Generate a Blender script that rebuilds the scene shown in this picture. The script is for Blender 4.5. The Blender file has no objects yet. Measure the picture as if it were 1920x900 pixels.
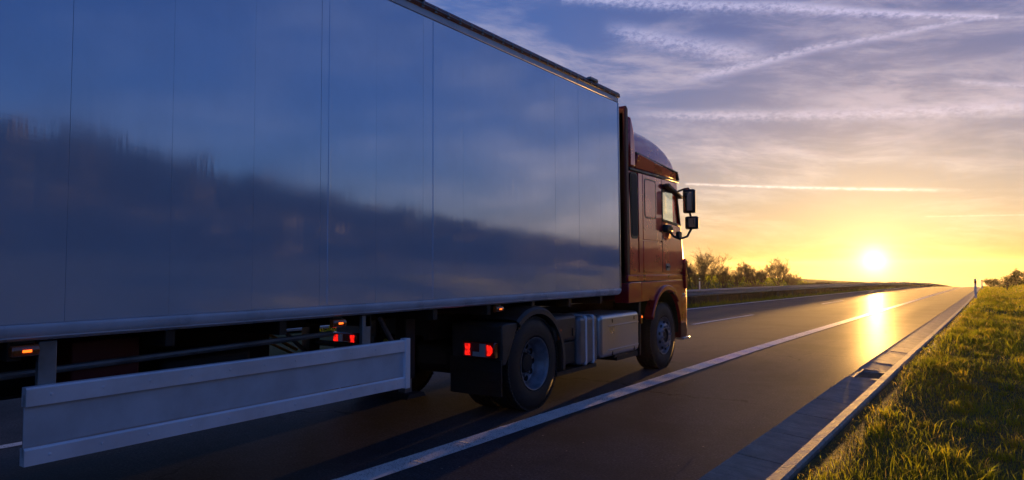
import bpy, bmesh, math, random
import numpy as np
from mathutils import Vector, Matrix

random.seed(7); rng = np.random.default_rng(7)
S = bpy.context.scene
COL = S.collection
R = math.radians

# ------------------------------------------------------------------ camera
CAM_H = 1.566
HAZE = .00007
SUN_AZ, SUN_EL = R(-6.6), R(0.48)
def cam_basis(yaw, pitch, roll):
    f = Vector((-math.sin(yaw)*math.cos(pitch), math.cos(yaw)*math.cos(pitch), math.sin(pitch)))
    r = Vector((math.cos(yaw), math.sin(yaw), 0)); u = r.cross(f)
    r2 = r*math.cos(roll) + u*math.sin(roll)
    return r2, r2.cross(f), f
cd = bpy.data.cameras.new('camera'); cam = bpy.data.objects.new('camera', cd); COL.objects.link(cam)
r_, u_, f_ = cam_basis(.5954, .0549, -.0052)
cam.matrix_world = Matrix(((r_.x, u_.x, -f_.x, 0), (r_.y, u_.y, -f_.y, 0), (r_.z, u_.z, -f_.z, CAM_H), (0, 0, 0, 1)))
cd.sensor_width = 36; cd.lens = 1302.24/1920*36; cd.shift_y = (432.3-450)/1920
cd.clip_start = .05; cd.clip_end = 12000
S.camera = cam

# ------------------------------------------------------------------ node helper
class NT:
    def __init__(s, tree): s.t = tree
    def n(s, typ, **kw):
        nd = s.t.nodes.new(typ)
        for k, v in kw.items(): setattr(nd, k, v)
        return nd
    def put(s, sock, v):
        if isinstance(v, bpy.types.NodeSocket): s.t.links.new(v, sock)
        elif v is not None: sock.default_value = v
    def m(s, op, a, b=None, c=None, clamp=False):
        nd = s.n('ShaderNodeMath', operation=op, use_clamp=clamp)
        for i, v in enumerate((a, b, c)):
            if v is not None: s.put(nd.inputs[i], v)
        return nd.outputs[0]
    def mr(s, v, a, b, c=0., d=1., mode='SMOOTHSTEP'):
        nd = s.n('ShaderNodeMapRange', interpolation_type=mode)
        for i, q in enumerate((v, a, b, c, d)): s.put(nd.inputs[i], q)
        return nd.outputs[0]
    def mix(s, f, a, b, blend='MIX'):
        nd = s.n('ShaderNodeMix', data_type='RGBA', blend_type=blend)
        s.put(nd.inputs[0], f)
        for i, v in ((6, a), (7, b)):
            s.put(nd.inputs[i], v if isinstance(v, bpy.types.NodeSocket) else (*v, 1))
        return nd.outputs[2]
    def scale(s, c, k):
        nd = s.n('ShaderNodeVectorMath', operation='SCALE')
        s.put(nd.inputs[0], c); s.put(nd.inputs['Scale'], k); return nd.outputs[0]
    def add(s, a, b):
        nd = s.n('ShaderNodeVectorMath', operation='ADD'); s.put(nd.inputs[0], a); s.put(nd.inputs[1], b); return nd.outputs[0]
    def vec(s, x, y, z=0.):
        nd = s.n('ShaderNodeCombineXYZ')
        for i, v in enumerate((x, y, z)): s.put(nd.inputs[i], v)
        return nd.outputs[0]
    def noise(s, v, scale, detail=4, rough=.55, dist=0., col=False):
        nd = s.n('ShaderNodeTexNoise'); s.put(nd.inputs['Vector'], v)
        nd.inputs['Scale'].default_value = scale; nd.inputs['Detail'].default_value = detail
        nd.inputs['Roughness'].default_value = rough; nd.inputs['Distortion'].default_value = dist
        return nd.outputs['Color' if col else 'Fac']
    def ramp(s, f, stops):
        nd = s.n('ShaderNodeValToRGB'); s.put(nd.inputs[0], f); e = nd.color_ramp.elements
        while len(e) < len(stops): e.new(.5)
        for q, (p, c) in zip(e, stops): q.position = p; q.color = (*c, 1)
        return nd.outputs[0]

# ------------------------------------------------------------------ world: sunset sky with cirrus and vapour trails
W = bpy.data.worlds.new('World'); S.world = W; W.use_nodes = True
W.node_tree.nodes.clear(); K = NT(W.node_tree)
out = K.n('ShaderNodeOutputWorld'); bg = K.n('ShaderNodeBackground')
K.t.links.new(bg.outputs[0], out.inputs[0])
sky = K.n('ShaderNodeTexSky', sky_type='NISHITA'); sky.sun_disc = False
sky.sun_elevation = SUN_EL; sky.sun_rotation = SUN_AZ % (2*math.pi)
sky.altitude = 300; sky.air_density = 1.0; sky.dust_density = 1.6; sky.ozone_density = 2.5
SKY_STRENGTH = 0.15
tc = K.n('ShaderNodeTexCoord')
sep = K.n('ShaderNodeSeparateXYZ'); K.t.links.new(tc.outputs['Generated'], sep.inputs[0])
dx, dy, dz = sep.outputs
az = K.m('MULTIPLY', K.m('ARCTAN2', dx, dy), 57.2958)
el = K.m('MULTIPLY', K.m('ARCSINE', dz), 57.2958)
dt = K.n('ShaderNodeVectorMath', operation='DOT_PRODUCT'); K.put(dt.inputs[0], tc.outputs['Generated'])
dt.inputs[1].default_value = (math.sin(SUN_AZ)*math.cos(SUN_EL), math.cos(SUN_AZ)*math.cos(SUN_EL), math.sin(SUN_EL))
th = K.m('MULTIPLY', K.m('ARCCOSINE', K.m('MINIMUM', dt.outputs['Value'], .9999999)), 57.2958)   # degrees from the sun
toward = K.m('EXPONENT', K.m('MULTIPLY', K.m('POWER', K.m('DIVIDE', th, 48.), 2.), -1.))
# clear air
base = K.mix(1., K.scale(sky.outputs[0], SKY_STRENGTH), (.62, .98, 1.80), 'MULTIPLY')
base = K.scale(base, K.m('MULTIPLY_ADD', toward, -.64, 1.))     # clear sky dimmed towards the sun to even out its brightness
elc = K.m('MAXIMUM', el, 0.)
# cirrus: wispy sheets drawn out along the wind
nzw = K.n('ShaderNodeTexNoise'); K.put(nzw.inputs['Vector'], K.vec(K.m('MULTIPLY', az, .035), K.m('MULTIPLY', el, .09), 1.3)); nzw.inputs['Scale'].default_value = 1.5; nzw.inputs['Detail'].default_value = 2
warp = K.m('SUBTRACT', nzw.outputs['Fac'], .5)
u = K.m('ADD', K.m('MULTIPLY', az, .045), K.m('MULTIPLY', warp, .25))
v = K.m('ADD', K.m('ADD', K.m('MULTIPLY', el, .17), K.m('MULTIPLY', az, .008)), K.m('MULTIPLY', warp, .55))
c1 = K.noise(K.vec(u, v, 3.7), 1.7, 6, .55, .15)
c2 = K.noise(K.vec(K.m('MULTIPLY', u, 2.0), K.m('ADD', K.m('MULTIPLY', v, 2.6), K.m('MULTIPLY', u, .7)), 9.1), 1.9, 7, .64, .2)
cir = K.m('MULTIPLY', K.mr(c1, .36, .62), K.mr(c2, .34, .66, .12, 1.))
mask = K.m('MULTIPLY', K.m('MULTIPLY', cir, K.mr(elc, 3., 45., 1., .55)), K.mr(th, 25., 75., 1., .30))
tnz = K.noise(K.vec(K.m('MULTIPLY', az, .9), K.m('MULTIPLY', el, 1.8), 4.), 2.4, 4, .65)
tn0 = K.m('SUBTRACT', tnz, .5); tnm = K.mr(tnz, .28, .66, .35, 1.)
def trail(a0, e0, a1, e1, w0, w1, amp, fuzz=1., fade0=.08, fade1=.12):
    L = math.hypot(a1-a0, e1-e0); ux, uy = (a1-a0)/L, (e1-e0)/L
    s_ = K.m('ADD', K.m('MULTIPLY', az, ux), K.m('MULTIPLY_ADD', el, uy, -a0*ux-e0*uy))
    t_ = K.m('ADD', K.m('MULTIPLY', az, -uy), K.m('MULTIPLY_ADD', el, ux, a0*uy-e0*ux))
    t2 = K.m('MULTIPLY_ADD', tn0, fuzz*.6, t_)
    w = K.mr(s_, 0., L, w0, w1, 'LINEAR')
    g = K.m('EXPONENT', K.m('MULTIPLY', K.m('POWER', K.m('ABSOLUTE', K.m('DIVIDE', t2, w)), 2.), -1.))
    g = K.m('MULTIPLY', g, K.mr(s_, 0., L*fade0+.01, 0., amp)); g = K.m('MULTIPLY', g, K.mr(s_, L*(1-fade1), L, 1., 0.))
    return K.m('MULTIPLY', g, tnm)
TR = [trail(-30, 21.9, -12, 19.55, .46, .40, .8, .9, .02, .01), trail(-12.3, 19.6, 1.6, 16.55, .40, .14, .95, .8, .02, .02),
      trail(1.2, 16.6, 9, 14.9, .12, .06, .4, .2), trail(1.2, 16.75, -10, 16.3, .12, .28, .65, .5, .05, .02), trail(-9.6, 16.33, -21.5, 14.6, .28, .40, .7, .8, .03, .4),
      trail(-20.2, 6.72, .5, 5.15, .08, .13, 1.0, .12, .02, .3), trail(-26, 12.6, 9, 10.1, .30, .55, .55, .6, .2, .3),
      trail(-27, 19.5, -11, 15.4, .5, .9, .65, 1.6, .2, .4), trail(-3.5, 3.55, 4., 3.35, .04, .04, .5, .06),
      trail(-1.8, 12.9, 4.5, 11.5, .10, .25, .5, .5, .2, .3)]
tm = TR[0]
for q in TR[1:]: tm = K.m('MAXIMUM', tm, q)
# colour of sunlit ice cloud: lavender-white high up, gold near the sun and the horizon, grey-blue away from the sun
e30 = K.mr(elc, 0., 30., 0., 1., 'LINEAR')
ccol = K.ramp(e30, [(0., (.37, .175, .034)), (.09, (.37, .265, .155)), (.20, (.31, .250, .215)), (.36, (.215, .182, .21)), (.6, (.145, .132, .19)), (1., (.105, .11, .175))])
cfar = K.ramp(e30, [(0., (.16, .13, .15)), (.3, (.13, .15, .22)), (1., (.08, .12, .24))])
cloud = K.mix(toward, cfar, ccol)
veilc = K.m('MULTIPLY', K.ramp(e30, [(0., (.92,)*3), (.18, (.74,)*3), (.36, (.36,)*3), (.6, (.09,)*3), (1., (.0,)*3)]), K.mr(th, 5., 70., 1., .15))
col = K.mix(veilc, base, K.scale(cloud, .70))
col = K.mix(mask, col, cloud)
col = K.mix(tm, col, K.scale(cloud, 1.5))
# aureole of the low sun in the hazy air, and the disc itself
def ex(k, w, p=1.): return K.m('MULTIPLY', K.m('EXPONENT', K.m('MULTIPLY', K.m('POWER', K.m('DIVIDE', th, w), p), -1.)), k)
col = K.add(col, K.scale((1.0, .76, .34), ex(.26, 4.4)))
col = K.add(col, K.scale((1.0, .50, .06), ex(.07, 12.)))
col = K.add(col, K.scale((1.0, .84, .50), ex(1.2, .62, 1.1)))
K.put(bg.inputs[0], col); bg.inputs[1].default_value = 1.0

sd = bpy.data.lights.new('sun', 'SUN'); sd.energy = 4.6; sd.angle = R(.53); sd.color = (1., .50, .12)
sun = bpy.data.objects.new('sun', sd); COL.objects.link(sun)
sun.rotation_euler = Vector((-math.sin(SUN_AZ)*math.cos(SUN_EL), -math.cos(SUN_AZ)*math.cos(SUN_EL), -math.sin(SUN_EL))).to_track_quat('-Z', 'Y').to_euler()

S.render.engine = 'CYCLES'
S.view_settings.view_transform = 'Standard'; S.view_settings.look = 'None'
S.view_settings.exposure = 1.42; S.view_settings.gamma = 1; S.view_settings.use_curve_mapping = False
S.cycles.max_bounces = 8; S.cycles.transparent_max_bounces = 12

# ------------------------------------------------------------------ materials
MATS = {}
def mat(name, color=(.5, .5, .5), rough=.5, metal=0., coat=0., spec=.5, emit=None, estr=0., bump=None, var=None, fn=None, **kw):
    if name in MATS: return MATS[name]
    m = bpy.data.materials.new(name); m.use_nodes = True; k = NT(m.node_tree)
    b = m.node_tree.nodes['Principled BSDF']
    b.inputs['Base Color'].default_value = (*color, 1); b.inputs['Roughness'].default_value = rough
    b.inputs['Metallic'].default_value = metal; b.inputs['Coat Weight'].default_value = coat; b.inputs['Coat Roughness'].default_value = .04
    b.inputs['Specular IOR Level'].default_value = spec
    for a, v in kw.items(): b.inputs[a.replace('_', ' ')].default_value = v
    if emit: b.inputs['Emission Color'].default_value = (*emit, 1); b.inputs['Emission Strength'].default_value = estr
    tcn = k.n('ShaderNodeTexCoord').outputs['Object']
    if var:   # (scale, amount): blotchy dirt on the base colour
        f = k.noise(tcn, var[0], 6, .6)
        k.put(b.inputs['Base Color'], k.mix(k.mr(f, .3, .7), tuple(c*(1-var[1]) for c in color), tuple(min(1, c*(1+var[1])) for c in color)))
        k.put(b.inputs['Roughness'], k.mr(f, .3, .7, max(.02, rough-.08), min(1, rough+.1)))
    if bump:  # (scale, strength, distance)
        bn = k.n('ShaderNodeBump'); bn.inputs['Strength'].default_value = bump[1]; bn.inputs['Distance'].default_value = bump[2]
        k.put(bn.inputs['Height'], k.noise(tcn, bump[0], 5, .6)); k.t.links.new(bn.outputs[0], b.inputs['Normal'])
    if fn: fn(k, b, tcn)
    MATS[name] = m; return m

def _asphalt(k, b, tcn):
    pos = k.n('ShaderNodeNewGeometry').outputs['Position']
    fine = k.noise(pos, 48., 4, .8); mid = k.noise(pos, 9., 5, .6)
    sp = k.n('ShaderNodeSeparateXYZ'); k.put(sp.inputs[0], pos)
    track = k.noise(k.vec(k.m('MULTIPLY', sp.outputs[0], 1.1), k.m('MULTIPLY', sp.outputs[1], .03)), 1.4, 3, .5)   # polished wheel tracks
    c = k.ramp(fine, [(.30, (.010, .010, .012)), (.46, (.042, .042, .047)), (.60, (.085, .085, .092)), (.72, (.22, .215, .21))])
    c = k.mix(k.mr(mid, .35, .7, 0, .45), c, (.03, .03, .033))
    big = k.noise(pos, .55, 5, .6, .4); c = k.mix(k.mr(big, .42, .68, 0., .65), c, (.018, .018, .020))      # worn and patched areas
    vo = k.n('ShaderNodeTexVoronoi', feature='DISTANCE_TO_EDGE'); k.put(vo.inputs['Vector'], k.add(pos, k.scale(k.noise(pos, 1.7, 4, .6, col=True), .9))); vo.inputs['Scale'].default_value = .42
    ck = k.m('MULTIPLY', k.mr(vo.outputs['Distance'], .004, .012, 1., 0.), k.mr(k.noise(pos, .3, 2), .50, .58)); c = k.mix(ck, c, (.006, .006, .006))      # fine cracks
    k.put(b.inputs['Base Color'], c)
    k.put(b.inputs['Roughness'], k.m('ADD', k.mr(track, .35, .65, .86, .96), k.mr(fine, .3, .7, .04, -.04)))
    b.inputs['Coat Roughness'].default_value = .45
    bn = k.n('ShaderNodeBump'); bn.inputs['Strength'].default_value = .06; bn.inputs['Distance'].default_value = .005
    k.put(bn.inputs['Height'], fine); k.t.links.new(bn.outputs[0], b.inputs['Normal'])
ASPHALT = mat('asphalt', (.045, .045, .047), .5, spec=.05, coat=.20, fn=_asphalt)
def _paint(k, b, tcn):
    pos = k.n('ShaderNodeNewGeometry').outputs['Position']
    f = k.noise(pos, 85., 3, .7); w = k.noise(pos, 3.5, 4, .6)
    k.put(b.inputs['Base Color'], k.mix(k.mr(k.m('ADD', f, k.m('MULTIPLY', k.m('SUBTRACT', w, .5), .35)), .36, .46), (.06, .06, .062), (.72, .72, .71)))
    bn = k.n('ShaderNodeBump'); bn.inputs['Strength'].default_value = .5; bn.inputs['Distance'].default_value = .005
    k.put(bn.inputs['Height'], f); k.t.links.new(bn.outputs[0], b.inputs['Normal'])
PAINT = mat('road_paint', (.65, .65, .62), .55, fn=_paint)
def _concrete(k, b, tcn):
    pos = k.n('ShaderNodeNewGeometry').outputs['Position']
    f = k.noise(pos, 4., 7, .65); g = k.noise(pos, 60., 3, .6)
    sp = k.n('ShaderNodeSeparateXYZ'); k.put(sp.inputs[0], pos)
    broom = k.noise(k.vec(k.m('MULTIPLY', sp.outputs[0], 3.), k.m('MULTIPLY', sp.outputs[1], 28.)), 1., 3, .6)
    c = k.mix(k.mr(f, .3, .72), (.20, .17, .14), (.34, .29, .235)); c = k.mix(k.mr(g, .5, .75, 0, .6), c, (.09, .085, .075))
    c = k.mix(k.mr(broom, .45, .7, 0, .5), c, (.12, .11, .10))
    k.put(b.inputs['Base Color'], c)
    bn = k.n('ShaderNodeBump'); bn.inputs['Strength'].default_value = .5; bn.inputs['Distance'].default_value = .006
    k.put(bn.inputs['Height'], k.m('ADD', g, broom)); k.t.links.new(bn.outputs[0], b.inputs['Normal'])
CONCRETE = mat('gutter_concrete', (.25, .24, .22), .75, fn=_concrete)
KERB = mat('kerb_stone', (.36, .30, .24), .8, var=(9., .35), bump=(40., .6, .01))
def _soil(k, b, tcn):
    pos = k.n('ShaderNodeNewGeometry').outputs['Position']
    f = k.noise(pos, .7, 8, .65); g = k.noise(pos, 22., 4, .6)
    c = k.ramp(f, [(.25, (.030, .045, .010)), (.5, (.055, .070, .015)), (.72, (.10, .085, .028))])
    k.put(b.inputs['Base Color'], k.mix(k.mr(g, .45, .7, 0, .7), c, (.022, .018, .010)))
    bn = k.n('ShaderNodeBump'); bn.inputs['Strength'].default_value = .9; bn.inputs['Distance'].default_value = .05
    k.put(bn.inputs['Height'], k.m('ADD', k.m('MULTIPLY', f, .6), k.m('MULTIPLY', g, .4))); k.t.links.new(bn.outputs[0], b.inputs['Normal'])
SOIL = mat('turf_soil', (.05, .06, .015), .9, fn=_soil, spec=.15)
def blade_mat(name, stops, trans):
    m = bpy.data.materials.new(name); m.use_nodes = True; k = NT(m.node_tree); nt = m.node_tree
    o = nt.nodes['Material Output']; p = nt.nodes['Principled BSDF']
    at = k.n('ShaderNodeAttribute', attribute_name='tint'); c = k.ramp(at.outputs['Fac'], stops)
    k.put(p.inputs['Base Color'], c); p.inputs['Roughness'].default_value = .55; p.inputs['Specular IOR Level'].default_value = .3
    tr = k.n('ShaderNodeBsdfTranslucent'); k.put(tr.inputs[0], k.mix(.5, c, k.scale(c, 1.7)))
    ms = k.n('ShaderNodeMixShader'); ms.inputs[0].default_value = trans
    nt.links.new(p.outputs[0], ms.inputs[1]); nt.links.new(tr.outputs[0], ms.inputs[2]); nt.links.new(ms.outputs[0], o.inputs[0])
    return m
GRASS = blade_mat('grass_blade', [(0, (.10, .135, .008)), (.45, (.21, .225, .012)), (.75, (.30, .23, .022)), (1, (.40, .30, .09))], .78)
DRY = blade_mat('dry_brush', [(0, (.022, .024, .010)), (.5, (.060, .046, .020)), (1, (.14, .095, .040))], .25)
LEAF = blade_mat('wood_leaf', [(0, (.035, .038, .020)), (.6, (.055, .055, .028)), (1, (.08, .07, .035))], .2)
HEDGE = blade_mat('hedge_leaf', [(0, (.035, .04, .012)), (.6, (.07, .065, .02)), (1, (.12, .09, .03))], .4)
BARK = mat('bark', (.075, .043, .020), .85, var=(8., .3))
def _panel(k, b, tcn):
    pos = k.n('ShaderNodeNewGeometry').outputs['Position']
    sp = k.n('ShaderNodeSeparateXYZ'); k.put(sp.inputs[0], pos)
    y, z = sp.outputs[1], sp.outputs[2]
    wav = k.noise(k.vec(k.m('MULTIPLY', y, 16.), k.m('MULTIPLY', z, 1.6)), 1., 3, .55)       # long vertical rolling marks
    scr = k.noise(k.vec(k.m('ADD', k.m('MULTIPLY', y, 1.2), 0.), k.m('ADD', k.m('MULTIPLY', z, 46.), k.m('MULTIPLY', y, 6.))), 1., 4, .7)   # fine wiping scratches
    dirt = k.noise(pos, 2.3, 6, .6)
    k.put(b.inputs['Base Color'], k.mix(k.mr(dirt, .3, .75, 0., .6), (.74, .84, 1.0), (.64, .73, .88)))
    k.put(b.inputs['Roughness'], k.m('ADD', k.mr(dirt, .3, .7, .06, .095), k.mr(scr, .55, .8, 0., .04)))
    bn = k.n('ShaderNodeBump'); bn.inputs['Strength'].default_value = .045; bn.inputs['Distance'].default_value = .012
    k.put(bn.inputs['Height'], k.m('ADD', wav, k.m('MULTIPLY', scr, .10))); k.t.links.new(bn.outputs[0], b.inputs['Normal'])
PANEL = mat('trailer_panel', (.4, .42, .46), .14, spec=.5, metal=.34, fn=_panel, IOR=2.0)
VALANCE = mat('valance_white', (.58, .62, .70), .32, var=(3., .12))
ALU = mat('aluminium', (.50, .51, .54), .34, metal=.85, var=(1.5, .05))
SKIRT = mat('skirt_aluminium', (.80, .82, .88), .40, metal=.20, var=(3., .10))
SKIRTP = mat('skirt_panel', (.56, .60, .66), .45, metal=.10, var=(2., .15))
REDRAIL = mat('rail_red', (.16, .035, .035), .35, var=(7., .25))
RED = mat('cab_red', (.45, .004, .018), .32, metal=.45, coat=1., var=(2., .06), Coat_IOR=1.75)
REDIN = mat('cab_red_matt_shaded', (.12, .008, .006), .5)  # darker cab red: shade of the rear-facing collar put into the colour
BLACK = mat('black_plastic', (.012, .012, .013), .42, var=(9., .3))
DARK = mat('chassis_dark', (.016, .014, .013), .6, var=(6., .4))
RUBBER = mat('tyre_rubber', (.020, .019, .018), .62, var=(10., .3), bump=(60., .3, .004))
RIM = mat('rim_steel', (.24, .26, .30), .45, metal=.5, var=(9., .25))
FLAP = mat('mudflap', (.014, .013, .013), .55, var=(7., .35))
FENDER = mat('fender_plastic', (.045, .043, .042), .45, var=(6., .3))
GALV = mat('galvanised', (.26, .27, .28), .50, metal=.7, var=(5., .2))
def _lamp(k, b, tcn):
    pos = k.n('ShaderNodeNewGeometry').outputs['Position']; k.put(b.inputs['Emission Strength'], k.mr(k.noise(pos, 38., 2, .5), .3, .7, .18, .65))
REDLAMP = mat('lamp_red', (.4, .01, .005), .2, coat=1., emit=(1., .012, .006), estr=.5, fn=_lamp)
REDLENS = mat('lens_red', (.16, .006, .005), .15, coat=1.)
WHITELENS = mat('lens_clear', (.45, .46, .48), .2, coat=1.)
AMBER = mat('lamp_amber', (.6, .15, .02), .2, emit=(1., .13, .01), estr=1.1)
AMBERLENS = mat('lens_amber', (.30, .07, .015), .2, coat=1.)
YELLOW = mat('paint_yellow', (.40, .27, .03), .5)
WOODPOST = mat('post_wood', (.06, .045, .03), .85, var=(20., .3))
WHITEPL = mat('delineator_white', (.70, .70, .68), .4, var=(9., .1))
MIRROR = mat('mirror_glass', (.40, .42, .44), .03, metal=1.)
SEAT = mat('seat_cloth', (.02, .022, .026), .8)
def glass():
    m = bpy.data.materials.new('window_glass'); m.use_nodes = True; nt = m.node_tree; k = NT(nt); nt.nodes.remove(nt.nodes['Principled BSDF'])
    t = k.n('ShaderNodeBsdfTransparent'); t.inputs[0].default_value = (.95, .99, .97, 1)
    g = k.n('ShaderNodeBsdfGlossy'); g.inputs['Roughness'].default_value = .02
    fr = k.n('ShaderNodeFresnel'); k.put(fr.inputs[0], k.mr(k.n('ShaderNodeNewGeometry').outputs['Backfacing'], 0., 1., 1.45, 1/1.45, 'LINEAR'))   # same mirror strength on both faces of the pane
    ms = k.n('ShaderNodeMixShader'); nt.links.new(fr.outputs[0], ms.inputs[0]); nt.links.new(t.outputs[0], ms.inputs[1]); nt.links.new(g.outputs[0], ms.inputs[2])
    nt.links.new(ms.outputs[0], nt.nodes['Material Output'].inputs[0]); return m
GLASS = glass()

# ------------------------------------------------------------------ mesh helpers
class MB:
    def __init__(s): s.v = []; s.f = []
    def add(s, v, f):
        o = len(s.v); s.v += [tuple(q) for q in v]; s.f += [tuple(i+o for i in q) for q in f]; return s
    def box(s, x0, x1, y0, y1, z0, z1):
        return s.add([(x, y, z) for x in (x0, x1) for y in (y0, y1) for z in (z0, z1)],
                     [(0, 1, 3, 2), (4, 6, 7, 5), (0, 4, 5, 1), (2, 3, 7, 6), (0, 2, 6, 4), (1, 5, 7, 3)])
    def prism_x(s, poly, x0, x1):           # polygon in (y, z), drawn out along x
        n = len(poly)
        return s.add([(x0, *p) for p in poly]+[(x1, *p) for p in poly],
                     [tuple(range(n))[::-1], tuple(range(n, 2*n))]+[(i, (i+1) % n, n+(i+1) % n, n+i) for i in range(n)])
    def prism_y(s, poly, y0, y1):           # polygon in (x, z), drawn out along y
        n = len(poly)
        return s.add([(p[0], y0, p[1]) for p in poly]+[(p[0], y1, p[1]) for p in poly],
                     [tuple(range(n)), tuple(range(n, 2*n))[::-1]]+[(i, n+i, n+(i+1) % n, (i+1) % n) for i in range(n)])
    def ring_prism_x(s, outer, inner, x0, x1):
        n = len(outer); o = len(s.v); v = []
        for x in (x0, x1): v += [(x, *p) for p in outer]+[(x, *p) for p in inner]
        f = []
        for i in range(n):
            j = (i+1) % n
            f += [(i, n+i, n+j, j), (2*n+i, 2*n+j, 3*n+j, 3*n+i), (i, j, 2*n+j, 2*n+i), (n+i, 3*n+i, 3*n+j, n+j)]
        return s.add(v, f)
    def lathe_x(s, prof, cy, cz, seg=48, a0=0., a1=None):   # prof: (x, r)
        full = a1 is None; n = len(prof); a1 = 2*math.pi if full else a1; m = seg if full else seg+1
        v = [(x, cy+r*math.cos(a0+(a1-a0)*i/seg), cz+r*math.sin(a0+(a1-a0)*i/seg)) for i in range(m) for x, r in prof]
        f = [(i*n+j, i*n+j+1, ((i+1) % m)*n+j+1, ((i+1) % m)*n+j) for i in range(seg) for j in range(n-1)]
        return s.add(v, f)
    def tube(s, pts, r, seg=8, r1=None):
        pts = [Vector(p) for p in pts]; n = len(pts); v = []; up = None
        for i, p in enumerate(pts):
            t = (pts[min(i+1, n-1)]-pts[max(i-1, 0)]).normalized()
            if up is None: up = t.orthogonal().normalized()
            up = (up-t*up.dot(t)).normalized(); w = t.cross(up); rr = r if r1 is None else r+(r1-r)*i/(n-1)
            v += [p+(up*math.cos(2*math.pi*k/seg)+w*math.sin(2*math.pi*k/seg))*rr for k in range(seg)]
        f = [(i*seg+k, i*seg+(k+1) % seg, (i+1)*seg+(k+1) % seg, (i+1)*seg+k) for i in range(n-1) for k in range(seg)]
        f += [tuple(range(seg))[::-1], tuple(range((n-1)*seg, n*seg))]
        return s.add(v, f)
    def mesh(s, name, m, smooth=None):
        me = bpy.data.meshes.new(name); me.from_pydata(s.v, [], s.f); me.materials.append(m)
        bm = bmesh.new(); bm.from_mesh(me); bmesh.ops.recalc_face_normals(bm, faces=bm.faces); bm.to_mesh(me); bm.free()
        if smooth is not None: me.shade_smooth(); me.set_sharp_from_angle(angle=R(smooth))
        return me
    def build(s, name, m, parent=None, smooth=None, bevel=0., bseg=2, offset=None, loc=None):
        o = bpy.data.objects.new(name, s.mesh(name, m, 35 if bevel and smooth is None else smooth)); link(o, parent)
        if loc: o.location = loc
        if bevel:
            b = o.modifiers.new('edge', 'BEVEL'); b.width = bevel; b.segments = bseg; b.limit_method = 'ANGLE'; b.angle_limit = R(30); b.harden_normals = False
        return o
def link(o, parent=None):
    COL.objects.link(o)
    if parent:
        o.parent = parent
        if parent.type == 'EMPTY': o.matrix_parent_inverse = Matrix.Translation(-Vector(parent.location))
    return o
def tag(o, label=None, cat=None, group=None, kind=None):
    for a, v in (('label', label), ('category', cat), ('group', group), ('kind', kind)):
        if v: o[a] = v
    return o
def empty(name, loc, label, cat, group=None):
    e = bpy.data.objects.new(name, None); COL.objects.link(e); e.location = loc; e.empty_display_size = .2
    return tag(e, label, cat, group)
def rrect(y0, y1, z0, z1, r, n=5):
    p = []
    for cy, cz, a in ((y1-r, z1-r, 0), (y0+r, z1-r, 90), (y0+r, z0+r, 180), (y1-r, z0+r, 270)):
        p += [(cy+r*math.cos(R(a+90*i/n)), cz+r*math.sin(R(a+90*i/n))) for i in range(n+1)]
    return p
def np_mesh(name, m, verts, faces, tint=None):
    me = bpy.data.meshes.new(name); nv, nf, k = len(verts), len(faces), faces.shape[1]
    me.vertices.add(nv); me.vertices.foreach_set('co', verts.astype(np.float32).ravel())
    me.loops.add(nf*k); me.loops.foreach_set('vertex_index', faces.astype(np.int32).ravel())
    me.polygons.add(nf); me.polygons.foreach_set('loop_start', np.arange(0, nf*k, k, dtype=np.int32))
    me.polygons.foreach_set('loop_total', np.full(nf, k, dtype=np.int32))
    if tint is not None:
        a = me.attributes.new('tint', 'FLOAT', 'POINT'); a.data.foreach_set('value', tint.astype(np.float32))
    me.update(calc_edges=True); me.materials.append(m); return me

# ------------------------------------------------------------------ the lie of the land
def zr(y):                                   # height of the road along its length: level by the lorry, then over a crest
    y = np.asarray(y, float); t = np.maximum(0, y-11.3)
    p = -(.0112*t*t/(t+5.)) - 3.6e-5*np.minimum(t, 500)**2 - np.maximum(0, t-500)*.036
    return p
def xa(y): return .95*(1-np.exp(-np.maximum(np.asarray(y, float), -10)/35.))      # slight drift of the road to the right
L_LINE, L_GUT, L_KERB, L_DASH, L_EDGE, L_RAIL = -4.03, -1.93, -1.45, -7.37, -10.75, -11.7
def bump2(x, y):
    return (np.sin(x*1.3+y*.71)+np.sin(x*.53-y*1.17+1.3)+np.sin(x*2.9+y*2.3+.4)*.4)/2.4
def terr(lat, y):                            # ground level by offset from the road axis
    lat = np.asarray(lat, float); y = np.asarray(y, float); b = zr(y); t = lat-L_KERB
    g = np.interp(lat, [-400, -90, -44, -33, -27, -24.5, -23, -15, -13.2, -12.0, -10.9, -10.6, L_GUT, L_KERB, L_KERB+.12, L_KERB+.9, L_KERB+2.0, L_KERB+2.9, L_KERB+5.4, L_KERB+9, L_KERB+17, L_KERB+40, 400],
                  [6., 3.2, 1.9, 1.3, .75, .1, -.06, -.06, -.02, -.03, -.02, -.05, -.20, -.20, .055, .05, -.02, .10, 1.15, 1.75, 2.5, 3.2, 7.])
    a = np.where(t > .13, np.clip((t-.13)*.6, 0, 1), np.where(lat < -11.2, np.clip((-11.2-lat)*.5, 0, 1), 0))
    a = a*np.where((lat < -14.5) & (lat > -23.4), 0, 1)
    return b+g+a*.055*bump2(lat*1.1, y*.8)
def P(lat, y, dz=0.): return (float(lat+xa(y)), float(y), float(zr(y))+dz)

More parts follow.
